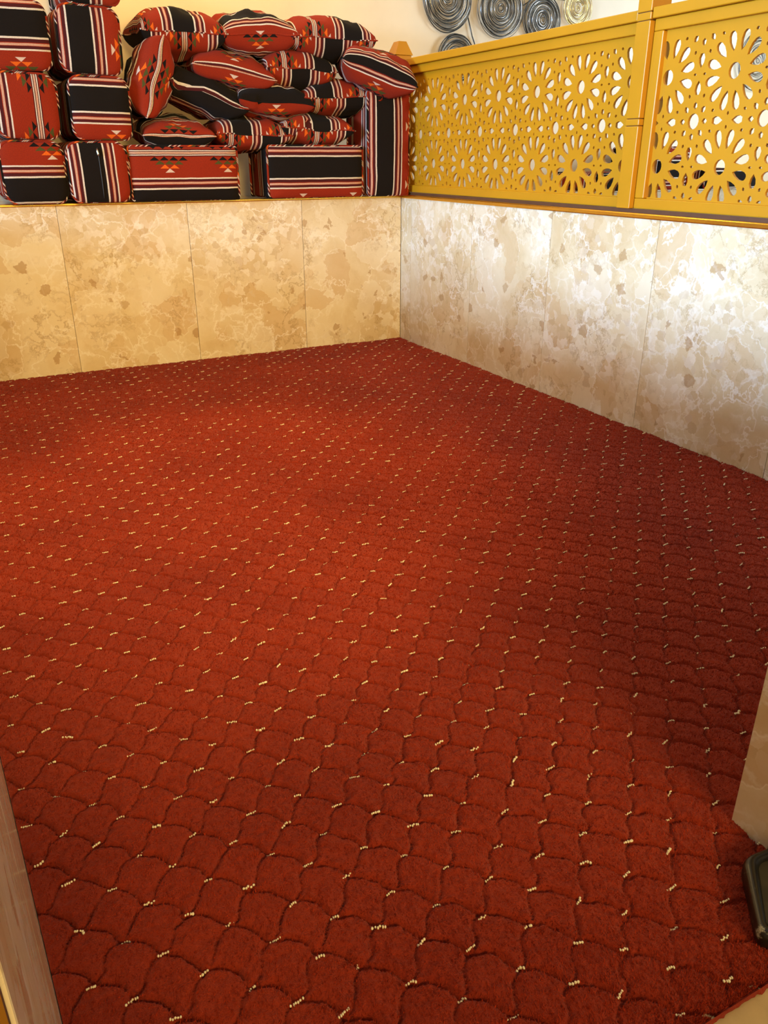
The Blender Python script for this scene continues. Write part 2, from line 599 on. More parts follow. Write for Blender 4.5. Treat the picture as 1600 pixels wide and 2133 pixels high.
spots = []
for i in range(-8, 60):
    for j in range(-70, 25):
        if (i + j) % 2:
            continue
        x, y = X0C + i * SX, Y0C - j * SY
        if left_face(y) + .006 < x < CX1 - .006 and CY0 + .008 < y < CY1 - .006:
            x += random.gauss(0, .0035)
            y += random.gauss(0, .0035)
            d = Vector((x, y, 0)) - CAM
            dep = d.dot(FWD)
            px = 800 + FPX * d.dot(RGT) / dep if dep > 0 else -999
            py = 1066 - FPX * d.dot(UP) / dep if dep > 0 else 9999
            inview = -10 < px < 1610 and py < 2145
            spots.append((0 if inview else 1, d.length, x, y))
spots.sort()
xs_ = np.array([s[2] for s in spots])
ys_ = np.array([s[3] for s in spots])
zs_ = carpet_height(xs_, ys_) * 0.55 + 0.0006
kinds = [bead_cluster(k) for k in range(14)]
kmesh = []
for vs, fs in kinds:
    me = bpy.data.meshes.new('cream_tuft')
    me.from_pydata(vs, [], fs)
    me.polygons.foreach_set('use_smooth', [True] * len(me.polygons))
    me.materials.append(CREAM)
    kmesh.append(me)
rv, rf = [], []
for n, (_, dist, x, y) in enumerate(spots):
    a = random.gauss(-0.08, 0.22)
    sc_ = random.uniform(0.8, 1.15)
    k = random.randrange(14)
    z = float(zs_[n])
    if n < 300:
        o = bpy.data.objects.new('cream_tuft', kmesh[k])
        C.objects.link(o)
        o.parent = carpet
        o.location = (x, y, z)
        o.rotation_euler = (0, 0, a)
        o.scale = (sc_,) * 3
    else:
        ca, sa = math.cos(a) * sc_, math.sin(a) * sc_
        b = len(rv)
        rv += [(x + ca * p[0] - sa * p[1], y + sa * p[0] + ca * p[1], z + sc_ * p[2]) for p in kinds[k][0]]
        rf += [tuple(q + b for q in f) for f in kinds[k][1]]
far = mesh_obj('cream_tufts', rv, rf, CREAM, carpet, True)
far['kind'] = 'stuff'

# short pile fibres where the carpet is near
NF = 420000
fy = CY0 + .004 + (CY1 - CY0 - .01) * rng.random(NF) ** 1.9
lfx = LW0[0] + (LW1[0] - LW0[0]) * fy / LW1[1] + .003
fx = lfx + (CX1 - .002 - lfx) * rng.random(NF)
d = np.stack([fx - CAM.x, fy - CAM.y, np.full(NF, -CAM.z)], -1)
dep = d @ np.array(FWD)
ppx = 800 + FPX * (d @ np.array(RGT)) / dep
ppy = 1066 - FPX * (d @ np.array(UP)) / dep
keep = (dep > 0) & (ppx > -60) & (ppx < 1660) & (ppy < 2250)
fx, fy, dep = fx[keep], fy[keep], dep[keep]
NF = len(fx)
fz = carpet_height(fx, fy)
ang = rng.uniform(0, 2 * np.pi, NF)
lean = rng.uniform(.15, .75, NF)
flow = smooth_noise(fx, fy, 8, 21) * 3
lx = np.cos(ang) * lean * .7 + np.cos(flow) * .25
ly = np.sin(ang) * lean * .7 + np.sin(flow) * .25
L = rng.uniform(.0035, .0080, NF)
wd = rng.uniform(.0005, .0010, NF) * np.clip(dep / 1.4, 1, 2.2)
pa = rng.uniform(0, 2 * np.pi, NF)
wx, wy = np.cos(pa) * wd, np.sin(pa) * wd
base = np.stack([fx, fy, fz - .001], -1)
side = np.stack([wx, wy, np.zeros(NF)], -1)
tip = base + np.stack([lx * L, ly * L, L * .8], -1)
co = np.stack([base - side, base + side, tip], 1).reshape(-1, 3).astype(np.float32)
me = bpy.data.meshes.new('pile')
me.vertices.add(len(co))
me.vertices.foreach_set('co', co.ravel())
me.loops.add(len(co))
me.loops.foreach_set('vertex_index', np.arange(len(co), dtype=np.int32))
me.polygons.add(NF)
me.polygons.foreach_set('loop_start', np.arange(0, len(co), 3, dtype=np.int32))
me.update(calc_edges=True)
me.materials.append(PILE)
pile = bpy.data.objects.new('pile', me)
C.objects.link(pile)
pile.parent = carpet
pile['kind'] = 'stuff'

# ---------------------------------------------------------------- carved screens
PER = 0.2787
FY0, FZ0 = -0.8097, 1.2152      # one rosette centre


def petal(ang, r0, r1, w, cx, cz):
    prof = [(0, 0), (.24, .62), (.52, .98), (.80, .95), (.95, .62), (1.0, .25)]
    pts = [(r0 + (r1 - r0) * a, w * b) for a, b in prof] + [(r0 + (r1 - r0) * a, -w * b) for a, b in prof[:0:-1]]
    c, s = math.cos(ang), math.sin(ang)
    return [(cx + c * a - s * b, cz + s * a + c * b) for a, b in pts]


def ring(cx, cz, r, n=14, rz=None):
    rz = rz or r
    return [(cx + r * math.cos(2 * math.pi * k / n), cz + rz * math.sin(2 * math.pi * k / n)) for k in range(n)]


def dart(cx, cz, ang, a, b, w):
    """slot with a blunt end at b and a point at a"""
    pts = [(a, 0), (a + (b - a) * .35, w * .8), (a + (b - a) * .7, w), (b, w * .55), (b, -w * .55), (a + (b - a) * .7, -w), (a + (b - a) * .35, -w * .8)]
    c, s = math.cos(ang), math.sin(ang)
    return [(cx + c * p - s * q, cz + s * p + c * q) for p, q in pts]


def drop(cx, cz, ang, l, w):
    pts = [(-l, 0), (-l * .3, w), (l * .5, w * .8), (l, 0), (l * .5, -w * .8), (-l * .3, -w)]
    c, s = math.cos(ang), math.sin(ang)
    return [(cx + c * p - s * q, cz + s * p + c * q) for p, q in pts]


def cell_holes(cx, cz):
    P, h = PER, PER / 2
    H = [ring(cx, cz, .0225, 16, .0238)]
    for k in range(12):
        H.append(petal(math.radians(15 + 30 * k), .056, .114, .0142, cx, cz))
    # middle of the edge to the right and above: two darts pointing at it plus two pin holes
    for ex, ez, an in ((cx + h, cz, math.pi / 2), (cx, cz + h, 0)):
        for sg in (0, math.pi):
            H.append(dart(ex, ez, an + sg, .018, .060, .0128))
            H.append(drop(ex + .020 * math.cos(an + math.pi / 2 + sg), ez + .020 * math.sin(an + math.pi / 2 + sg), an + math.pi / 2, .0065, .004))
    # disc at the cell corner with eight drops and tiny pin holes
    ox, oz = cx + h, cz + h
    H.append(ring(ox, oz, .0232, 16, .0242))
    for k in range(8):
        an = math.pi / 4 * k
        rr = .047 if k % 2 == 0 else .050
        H.append(drop(ox + rr * math.cos(an), oz + rr * math.sin(an), an, .0112 if k % 2 == 0 else .0118, .0086))
    for k in range(4):
        for s2 in (-1, 1):
            an = math.pi / 2 * k + math.pi / 4 + s2 * .40
            H.append(drop(ox + .0815 * math.cos(an), oz + .0815 * math.sin(an), an, .0065, .0048))
    return H


def clip(poly, a0, a1, b0, b1):
    for ax, lim, sg in ((0, a0, 1), (0, a1, -1), (1, b0, 1), (1, b1, -1)):
        out = []
        for i in range(len(poly)):
            p, q = poly[i - 1], poly[i]
            dp, dq = (p[ax] - lim) * sg, (q[ax] - lim) * sg
            if dp >= 0:
                out.append(p)
            if (dp >= 0) != (dq >= 0):
                t = dp / (dp - dq)
                out.append((p[0] + (q[0] - p[0]) * t, p[1] + (q[1] - p[1]) * t))
        poly = out
        if len(poly) < 3:
            return None
    area2 = sum(poly[i - 1][0] * poly[i][1] - poly[i][0] * poly[i - 1][1] for i in range(len(poly)))
    if abs(area2) < 3e-5:
        return None
    # drop coincident points
    res = []
    for p in poly:
        if not res or (abs(p[0] - res[-1][0]) + abs(p[1] - res[-1][1])) > 4e-4:
            res.append(p)
    if (abs(res[0][0] - res[-1][0]) + abs(res[0][1] - res[-1][1])) < 4e-4:
        res.pop()
    return res if len(res) >= 3 else None


def carved_board(name, y_lo, y_hi, z_lo, z_hi, ins, yphase, x_front, thick, parent, rel):
    """board in the plane x = x_front, pierced with the rosette pattern; holes kept inside the inner rectangle ins"""
    loops = [[(y_lo, z_lo), (y_hi, z_lo), (y_hi, z_hi), (y_lo, z_hi)]]
    k0 = int(math.floor((y_lo - yphase) / PER)) - 1
    k1 = int(math.ceil((y_hi - yphase) / PER)) + 1
    for k in range(k0, k1 + 1):
        for m in range(-3, 3):
            for h in cell_holes(yphase + k * PER, FZ0 + m * PER):
                c = clip(h, *ins)
                if c:
                    loops.append(c)
    V, E, spans = [], [], []
    for lp in loops:
        b = len(V)
        V += [Vector(p) for p in lp]
        E += [(b + i, b + (i + 1) % len(lp)) for i in range(len(lp))]
        spans.append((b, len(lp)))
    v2, e2, f2, ov, oe, of = delaunay_2d_cdt(V, E, [], 1, 1e-7)
    from mathutils.geometry import intersect_point_tri_2d
    # keep only triangles whose centre is outside every hole (even-odd by ray test on the loops)
    polys = [np.array(lp) for lp in loops[1:]]
    bbs = np.array([(p[:, 0].min(), p[:, 0].max(), p[:, 1].min(), p[:, 1].max()) for p in polys])

    def inside(c):
        cand = np.nonzero((bbs[:, 0] <= c[0]) & (c[0] <= bbs[:, 1]) & (bbs[:, 2] <= c[1]) & (c[1] <= bbs[:, 3]))[0]
        for q in cand:
            p = polys[q]
            r_ = np.roll(p, 1, 0)
            cond = (p[:, 1] > c[1]) != (r_[:, 1] > c[1])
            if not cond.any():
                continue
            xi = p[:, 0] + (c[1] - p[:, 1]) / (r_[:, 1] - p[:, 1] + 1e-12) * (r_[:, 0] - p[:, 0])
            if np.count_nonzero(cond & (c[0] < xi)) % 2:
                return True
        return False
    tris = []
    for f in f2:
        c = sum((v2[i] for i in f), Vector((0, 0))) / len(f)
        if not inside(c):
            tris.append(list(f))
    n = len(v2)
    rx, ry, rz = rel
    vs = [(x_front - rx, p[0] - ry, p[1] - rz) for p in v2] + [(x_front + thick - rx, p[0] - ry, p[1] - rz) for p in v2]
    fs = [tuple(t) for t in tris] + [tuple(i + n for i in t[::-1]) for t in tris]
    cnt = {}
    for t in tris:
        for i in range(len(t)):
            a, b = t[i], t[(i + 1) % len(t)]
            cnt[(a, b)] = cnt.get((a, b), 0) + 1
    for (a, b) in cnt:
        if (b, a) not in cnt:
            fs.append((b, a, a + n, b + n))
    me_ = mesh_obj(name, vs, fs, YELLOW, parent)
    bm = bmesh.new()
    bm.from_mesh(me_.data)
    bmesh.ops.recalc_face_normals(bm, faces=bm.faces)
    bm.to_mesh(me_.data)
    bm.free()
    return me_


def screen(label, y_right, y_left, stile_r, stile_l, yphase):
    """y_right < y_left; outer extents in y"""
    rel = (0.055, (y_right + y_left) / 2, WH + 0.0265)
    t = empty('carved_screen', rel)
    tag(t, label, 'screen')
    z0, z1 = WH + 0.0265, 1.396
    box_obj('cap_rail', (0.014, y_right, 1.396), (0.096, y_left, 1.429), YELLOW, t, 0.003, rel)
    box_obj('top_rail', (0.030, y_right, 1.359), (0.080, y_left, 1.3955), YELLOW, t, 0.003, rel)
    box_obj('bottom_rail', (0.030, y_right, z0), (0.080, y_left, 0.829), YELLOW, t, 0.003, rel)
    box_obj('stile', (0.030, y_right, 0.8295), (0.080, y_right + stile_r, 1.3585), YELLOW, t, 0.003, rel)
    box_obj('stile', (0.030, y_left - stile_l, 0.8295), (0.080, y_left, 1.3585), YELLOW, t, 0.003, rel)
    ylo, yhi = y_right + stile_r * .5, y_left - stile_l * .5
    carved_board('carved_board', ylo, yhi, 0.815, 1.372, (y_right + stile_r - .004, y_left - stile_l + .004, 0.8335, 1.332),
                 yphase, 0.048, 0.010, t, rel)
    return t


screen('mustard carved rosette screen between the corner post and the ridged middle post', -1.676, 0.075, 0.016, 0.04, FY0)
screen('mustard carved rosette screen between the ridged middle post and the front partition', -3.38, -1.747, 0.05, 0.044, -1.82)


def ridged_post():
    rel = (0.055, -1.712, WH + 0.0265)
    t = empty('screen_post', rel)
    tag(t, 'tall mustard square post with scored bands between the two carved screens', 'post')
    zs = [(WH + 0.0265, 1.068), (1.070, 1.091), (1.093, 1.392), (1.394, 1.417), (1.419, 3.395)]
    for a, b in zs:
        box_obj('post_section', (0.010, -1.7445, a), (0.098, -1.6775, b), YELLOW, t, 0.0025, rel)
    box_obj('post_core', (0.014, -1.7405, WH + 0.03), (0.094, -1.6815, 3.39), SHADOWGAP, t, 0, rel)
    return t


ridged_post()


def corner_post():
    base = (0.055, 0.125, WH + 0.0045)
    t = empty('corner_post', base)
    tag(t, 'mustard corner post with wedge-shaped top behind the tilted red pillow', 'post')
    box_obj('shaft', (0.008, 0.08, WH + 0.0045), (0.10, 0.17, 1.455), YELLOW, t, 0.003, base)
    a, b = 0.0, 0.0
    x0, x1, y0, y1 = 0.002 - base[0], 0.106 - base[0], 0.076 - base[1], 0.174 - base[1]
    z0, z1 = 1.456 - base[2], 1.520 - base[2]
    vs = [(x0, y0, z0), (x1, y0, z0), (x1, y1, z0), (x0, y1, z0), (x0 + .030, y0 + .02, z1), (x1 - .030, y0 + .02, z1), (x1 - .030, y1 - .02, z1), (x0 + .030, y1 - .02, z1)]
    fs = [(3, 2, 1, 0), (4, 5, 6, 7), (0, 1, 5, 4), (1, 2, 6, 5), (2, 3, 7, 6), (3, 0, 4, 7)]
    mesh_obj('wedge_cap', vs, fs, YELLOW, t)


corner_post()

# entry post at the free end of the left half wall
rel = (-2.30, -4.03, -0.40)
t = empty('entry_post', rel)
tag(t, 'mustard entry post beside the end of the left marble wall', 'post')
box_obj('shaft', (-2.35, -4.09, -0.40), (-2.2568, -3.973, 1.43), YELLOW, t, 0.002, rel)
box_obj('shadow_gap_strip', (-2.35, -3.9725, -0.40), (-2.2575, -3.9675, 1.3), SHADOWGAP, t, 0, rel)  # brown strip stands in for the shaded gap between wall end and post


# ---------------------------------------------------------------- cushions
def rounded_loop(w, h, r, n=6):
    pts = []
    for cx, cz, a0 in ((w / 2 - r, h / 2 - r, 0), (-w / 2 + r, h / 2 - r, 90), (-w / 2 + r, -h / 2 + r, 180), (w / 2 - r, -h / 2 + r, 270)):
        for k in range(n + 1):
            a = math.radians(a0 + 90 * k / n)
            pts.append((cx + r * math.cos(a), cz + r * math.sin(a)))
    # subdivide the straights
    res = []
    for i in range(len(pts)):
        p, q = pts[i], pts[(i + 1) % len(pts)]
        L = math.dist(p, q)
        m = max(1, int(L / 0.03))
        for k in range(m):
            res.append((p[0] + (q[0] - p[0]) * k / m, p[1] + (q[1] - p[1]) * k / m))
    return res


def bolster(x0, x1, z0, z1, yf, depth, r, label, group, horiz, off, seed, roll=0.0, yaw=0.0, zipper=False, uoff=0.0, tilt=0.0):
    """upholstered block: front cap (with piping) faces -y. horiz: bands run sideways across the front"""
    W, H = x1 - x0, z1 - z0
    t = empty('floor_cushion', ((x0 + x1) / 2, yf + depth / 2, z0), (tilt, roll, yaw))
    tag(t, label, 'cushion', group)
    lp = rounded_loop(W, H, r)
    n = len(lp)
    per = [0]
    for i in range(n):
        per.append(per[-1] + math.dist(lp[i], lp[(i + 1) % n]))
    rr = random.Random(seed)
    vs, fs, uvs = [], [], []
    yfr, yb = -depth / 2, depth / 2

    def band(px, pz):
        return (px + uoff, pz + off) if horiz else (pz + uoff, px + off)

    def bulge(px, pz, y):
        # soft swelling of the sides and sag
        k = mnoise.noise(Vector((px * 6 + seed, pz * 6, y * 5))) * 0.004
        return k
    cap = []
    # caps: concentric rings
    scales = [1.0, 0.985, 0.95, 0.85, 0.65, 0.4, 0.18]
    lifts = [0.0, 0.006, 0.011, 0.017, 0.022, 0.025, 0.026]
    for sgn, yy in ((-1, yfr), (1, yb)):
        rings = []
        for s_, l_ in zip(scales, lifts):
            ids = []
            for px, pz in lp:
                x, z = px * s_, pz * s_
                wr = mnoise.noise(Vector((x * 9 + seed * 3, z * 9, seed))) * 0.004 * (s_ < 1)
                ids.append(len(vs))
                vs.append((x, yy + sgn * (l_ + wr), z + H / 2))
            rings.append(ids)
        ci = len(vs)
        vs.append((0, yy + sgn * 0.026, H / 2))
        for a, b in zip(rings[:-1], rings[1:]):
            for i in range(n):
                j = (i + 1) % n
                f = (a[i], a[j], b[j], b[i]) if sgn > 0 else (a[i], b[i], b[j], a[j])
                fs.append(f)
                uvs.append([band(vs[q][0], vs[q][2] - H / 2) for q in f])
        a = rings[-1]
        for i in range(n):
            j = (i + 1) % n
            f = (a[i], a[j], ci) if sgn > 0 else (a[i], ci, a[j])
            fs.append(f)
            uvs.append([band(vs[q][0], vs[q][2] - H / 2) for q in f])
        cap.append(rings[0])
    # gusset rings
    prev = cap[0]
    m = 6
    for k in range(1, m + 1):
        if k < m:
            y = yfr + depth * k / m
            sw = 0.010 * math.sin(math.pi * k / m)
            ids = []
            for px, pz in lp:
                d_ = math.hypot(px, pz) or 1
                ids.append(len(vs))
                flo = 0 if pz < -H / 2 + r * 0.5 else sw + bulge(px, pz, y)
                vs.append((px * (1 + flo / d_), y, pz * (1 + flo / d_) + H / 2))
        else:
            ids = cap[1]
        for i in range(n):
            j = (i + 1) % n
            f = (prev[i], prev[j], ids[j], ids[i])
            fs.append(f)
            ya, yb_ = depth * (k - 1) / m, depth * k / m
            uvs.append([(per[i], ya + off), (per[i + 1], ya + off), (per[i + 1], yb_ + off), (per[i], yb_ + off)])
        prev = ids
    b = mesh_obj('cover', vs, fs, FABRIC, t, True, uvs)
    # piping round the front and rear edges
    for yy in (yfr, yb):
        pts = [(px * 1.012, yy, pz * 1.012 + H / 2) for px, pz in lp]
        pts = [(x, y, max(z, 0.0045)) for x, y, z in pts]
        tv, tf = tube_data(pts, 0.0055, 8, True)
        tu = []
        for q, f in enumerate(tf):
            i, k = divmod(q, 8)
            tu.append([((per[i]) * 1.0 + .013 * k, per[i] + .006 * k), (per[i] + .013 * (k + 1), per[i] + .006 * (k + 1)),
                       (per[i + 1] + .013 * (k + 1), per[i + 1] + .006 * (k + 1)), (per[i + 1] + .013 * k, per[i + 1] + .006 * k)])
        mesh_obj('piping', tv, tf, FABRIC, t, True, tu)
    if zipper:
        z_ = H - 0.035
        zz = mesh_obj('zip_pull', *tube_data([(0.0, yfr - .026, z_ + .010), (0.001, yfr - .030, z_), (0.002, yfr - .031, z_ - .012), (0.002, yfr - .030, z_ - .018)], [.0035, .005, .004, .0045], 8), ZIP, t, True)
        zz['label'] = 'pale metal zip pull'
        tape = []
        for k in range(17):
            zk = H - .02 - (H - .04) * k / 16
            tape.append((0.004, yfr - .0265 * (1 - (2 * (zk / H) - 1) ** 4 * .7) - .0005, zk))
        mesh_obj('zip_teeth', *tube_data(tape, .0022, 6), plain('black_zip_tape', (0.02, 0.02, 0.02), 0.5), t, True)
    return t


G1 = 'striped block cushions stacked on the ledge'
ZL = WH + 0.0105
D_ = 0.46
# left column, bottom to top
bolster(-1.985, -1.730, ZL, ZL + .253, -.055, D_, .055, 'striped block cushion, lowest of the column without a zip, triangles above its black band', G1, True, 0.065, 1, uoff=-.084)
bolster(-1.975, -1.722, ZL + .262, ZL + .512, -.06, D_, .060, 'striped block cushion with upright bands, middle of the column without a zip', G1, False, 0.16, 2, roll=.02, uoff=.14)
bolster(-1.960, -1.712, ZL + .522, ZL + .778, -.05, D_, .055, 'striped block cushion with level bands on the top of the column without a zip', G1, True, -0.044, 3, roll=-.015, uoff=.0)
# second column
bolster(-1.712, -1.457, ZL, ZL + .250, -.062, D_, .050, 'striped block cushion with a metal zip pull on its upright black band', G1, False, 0.022, 4, roll=-.01, zipper=True, uoff=.14)
bolster(-1.668, -1.418, ZL + .259, ZL + .509, -.06, D_, .050, 'striped block cushion with level bands standing on the zipped cushion', G1, True, -0.04, 5, roll=.012, uoff=-.053)
bolster(-1.680, -1.428, ZL + .519, ZL + .772, -.05, D_, .050, 'striped block cushion with upright bands, third up from the ledge over the zipped cushion', G1, False, 0.036, 6, roll=.03, uoff=.026)
bolster(-1.625, -1.400, ZL + .782, ZL + 1.022, -.03, D_ - .02, .045, 'striped block cushion topmost over the zipped cushion', G1, False, 0.06, 7)
# long blocks
bolster(-1.446, -0.938, ZL, ZL + .236, -.055, .25, .018, 'long striped block cushion lying beside the zipped cushion, black band at its foot', G1, True, 0.113, 8, uoff=.075)
bolster(-0.776, -0.262, ZL, ZL + .240, -.05, .27, .016, 'long striped block cushion lying against the upright cushion, black band across its middle', G1, True, -0.025, 9, uoff=.08)
bolster(-0.232, 0.003, ZL, ZL + .500, -.068, .25, .022, 'striped block cushion standing upright in the corner against the carved screen', G1, False, 0.028, 10, uoff=-.087)

G2 = 'striped scatter pillows heaped on the ledge'


def pillow(tl, tr, thick, yfront, label, rot, vt, vb, seed, pitch=0.0, yaw=0.0, depth=0.42, dz=0.0, ut=0.0, corner=0.07):
    """tl, tr: photo pixels of the two visible front tips, set on the plane y = yfront over the ledge"""
    a, b = hit(tl[0], tl[1], 1, yfront), hit(tr[0], tr[1], 1, yfront)
    W = (b - a).length
    mid = (a + b) / 2
    ax = (b - a).normalized()
    ydir = Vector((0, math.cos(pitch), math.sin(pitch)))
    ydir = (ydir - ax * ydir.dot(ax)).normalized()
    if yaw:
        ydir = Matrix.Rotation(yaw, 3, 'Z') @ ydir
        ax = Matrix.Rotation(yaw, 3, 'Z') @ ax
    zdir = ax.cross(ydir).normalized()
    ctr = mid + ydir * depth * 0.47
    ctr.z += dz
    R = Matrix((ax, ydir, zdir)).transposed()
    t = empty('scatter_pillow', ctr)
    t.rotation_euler = R.to_euler()
    tag(t, label, 'pillow', G2)
    n = 28
    vs, fs, uvs = [], [], []

    def pos(s, q, side):
        # pinched corners, slack edges
        x = W / 2 * s * (1 - corner * (1 - q * q) ** 1.0 * abs(s) ** 3)
        y = depth / 2 * q * (1 - corner * (1 - s * s) ** 1.0 * abs(q) ** 3)
        e = max(0, (1 - abs(s) ** 2.3) * (1 - abs(q) ** 2.3))
        z = side * thick / 2 * e ** 0.37
        wr = mnoise.noise(Vector((s * 2.2 + seed * 5, q * 2.2, side * .4))) * 0.016 + mnoise.noise(Vector((s * 5 + seed, q * 5, side))) * 0.006
        z += wr * min(1.3, e * 2.5)
        ed = mnoise.noise(Vector((s * 1.7 + seed * 9, q * 1.7, 3.3))) * 0.012
        return (x, y, z + ed)
    g = [-math.cos(math.pi * k / n) * .5 - .0 + (k / n - .5) for k in range(n + 1)]

    def arc(f):
        acc, prev, out = 0.0, None, []
        for v_ in g:
            p = Vector(f(v_))
            if prev is not None:
                acc += (p - prev).length
            prev = p
            out.append(acc)
        return out
    AX = arc(lambda v_: (W / 2 * v_, 0, thick / 2 * max(0, 1 - abs(v_) ** 2.3) ** 0.37))
    AY = arc(lambda v_: (0, depth / 2 * v_, thick / 2 * max(0, 1 - abs(v_) ** 2.3) ** 0.37))
    hx = AX[-1] / 2
    for side, vo in ((1, vt), (-1, vb)):
        base_ = len(vs)
        for j in range(n + 1):
            for i in range(n + 1):
                vs.append(pos(g[i], g[j], side))
        for j in range(n):
            for i in range(n):
                q = [base_ + j * (n + 1) + i, base_ + j * (n + 1) + i + 1, base_ + (j + 1) * (n + 1) + i + 1, base_ + (j + 1) * (n + 1) + i]
                if side < 0:
                    q = q[::-1]
                fs.append(tuple(q))
                ij = [(i, j), (i + 1, j), (i + 1, j + 1), (i, j + 1)]
                if side < 0:
                    ij = ij[::-1]
                # cloth length: stretch the rim so bands do not crowd
                pp = [(AX[x_] - hx, AY[y_]) for x_, y_ in ij]
                uvs.append([(p[0] + ut, p[1] + vo) if rot == 0 else (p[1] + ut, p[0] + vo) for p in pp])
    # weld the rim
    o = mesh_obj('cover', vs, fs, FABRIC, t, True, uvs)
    bm = bmesh.new()
    bm.from_mesh(o.data)
    bmesh.ops.remove_doubles(bm, verts=bm.verts, dist=1e-5)
    bm.to_mesh(o.data)
    bm.free()
    rim = [(k, 0) for k in range(n)] + [(n, k) for k in range(n)] + [(n - k, n) for k in range(n)] + [(0, n - k) for k in range(n)]
    pts = [pos(g[i], g[j], 1) for i, j in rim]
    tv, tf = tube_data(pts, 0.0032, 6, True)
    tu = []
    for q, f in enumerate(tf):
        i = q // 6
        p, p2 = pts[i], pts[(i + 1) % len(pts)]
        c4 = [p, p, p2, p2]
        tu.append([(c[0] + ut, vt) if rot == 0 else (c[1] + ut, c[0] * 1.1 + vt) for c in c4])
    mesh_obj('seam', tv, tf, FABRIC, t, True, tu)
    return t


BKc, STc, RDc, MTc, CSc = 0.0, .075, .11, .155, .206
# bottom layer
pillow((298, 283), (449, 287), .15, -.06, 'striped scatter pillow lying flat on the long cushion beside the zipped column, triangles on top', 0, 0.206, -0.006, 1, pitch=.10, depth=.38, ut=.0)
pillow((450, 276), (608, 284), .165, -.05, 'striped scatter pillow bridging the gap between the two long cushions', 1, 0.06, -0.09, 2, pitch=.0, depth=.40)
pillow((588, 266), (738, 274), .165, -.06, 'striped scatter pillow flat on the long cushion beside the upright cushion', 1, -0.02, -0.2, 3, pitch=.0, depth=.40)
# standing pillow on the left
pillow((342, 74), (306, 246), .19, -.06, 'striped scatter pillow standing on edge against the block cushions', 0, 0.206, 0.206, 4, pitch=0.0, depth=.27, corner=.06)
# second layer
pillow((352, 168), (520, 228), .18, -.03, 'mostly black scatter pillow slanting down over the gap between the long cushions', 0, -0.07, -0.055, 5, pitch=.05, depth=.40)
pillow((497, 205), (655, 222), .165, -.05, 'scatter pillow with one black band above its seam, in the middle of the heap', 0, -0.04, 0.11, 6, pitch=.05, depth=.40)
pillow((633, 203), (795, 202), .18, -.04, 'striped scatter pillow resting on the upright corner cushion and its neighbour', 1, 0.1, -0.065, 7, pitch=.0, depth=.40)
# third layer
pillow((400, 130), (575, 168), .19, -.03, 'striped scatter pillow with rows of triangles above its seam, under the two rounded top pillows', 0, 0.075, 0.1, 8, pitch=.02, depth=.40)
pillow((552, 140), (702, 150), .20, -.02, 'striped scatter pillow with broad upright bands under the top right pillow', 1, -0.12, 0, 9, pitch=.0, depth=.40)
pillow((720, 118), (862, 184), .20, -.16, 'red scatter pillow tilted over the top of the upright corner cushion', 0, .005, .06, 10, pitch=.10, yaw=-.25, depth=.33)
# top layer
pillow((292, 62), (474, 70), .215, -.02, 'big plump scatter pillow with two black bands on top of the standing pillow', 1, 0, 0.206, 11, pitch=.05, depth=.42)
pillow((462, 68), (622, 74), .205, -.02, 'plump scatter pillow with a white seam line, topmost in the middle of the heap', 0, -0.137, -0.19, 12, pitch=.05, depth=.42)
pillow((606, 74), (784, 86), .215, -.02, 'plump scatter pillow with triangles and one black band, nearest the carved screen on top', 1, -0.105, 0, 13, pitch=.05, depth=.42)

# cushions of the next bay glimpsed through the carved screen
G3 = 'dark block cushions beyond the carved screens'
for k, (xa, xb, hh) in enumerate(((1.36, 1.78, .10), (1.84, 2.12, .25), (2.3, 2.8, .12))):
    bolster(xa, xb, WH + .0045, WH + .0045 + hh, -.0, .40, .02, ('low striped block cushion on the ledge of the bay beyond the middle post', 'tall striped block cushion on the ledge of the bay beyond the second screen', 'long low striped block cushion at the far end of the ledge beyond the second screen')[k], G3, True, 0.0, 20 + k)

# ---------------------------------------------------------------- wire wall sculpture
root = empty('wire_wall_sculpture', (0.95, LEDGE - 0.001, 1.55))
tag(root, 'wall sculpture of coiled silver and brass wire discs hung above the carved screen', 'wall art')


def coil(cx, cz, r, mat, seed, turns, tilt=0.0, skew=0.0):
    rr = random.Random(seed)
    vs, fs = [], []
    for k in range(turns):
        f = (k + 1) / turns
        rad = r * f ** 0.9
        ox, oz = skew * r * (1 - f) * rr.uniform(.5, 1), tilt * r * (1 - f) * rr.uniform(.5, 1)
        ex, ez = rr.uniform(.93, 1.03), rr.uniform(.93, 1.03)
        ph = rr.uniform(0, 6.28)
        bump = rr.uniform(-.010, .0)
        pts = []
        n = 44
        for q in range(n):
            a = 2 * math.pi * q / n
            rw = rad * (1 + .025 * math.sin(2 * a + ph) + .012 * math.sin(5 * a + ph * 2))
            pts.append((cx + ox + rw * ex * math.cos(a), LEDGE - .018 + bump + .006 * math.sin(a + ph), cz + oz + rw * ez * math.sin(a)))
        tv, tf = tube_data(pts, rr.uniform(.0016, .0032), 5, True)
        b = len(vs)
        vs += [(v[0] - .95, v[1] - (LEDGE - .001), v[2] - 1.55) for v in tv]
        fs += [tuple(i + b for i in g_) for g_ in tf]
    return mesh_obj('wire_coil', vs, fs, mat, root, True)


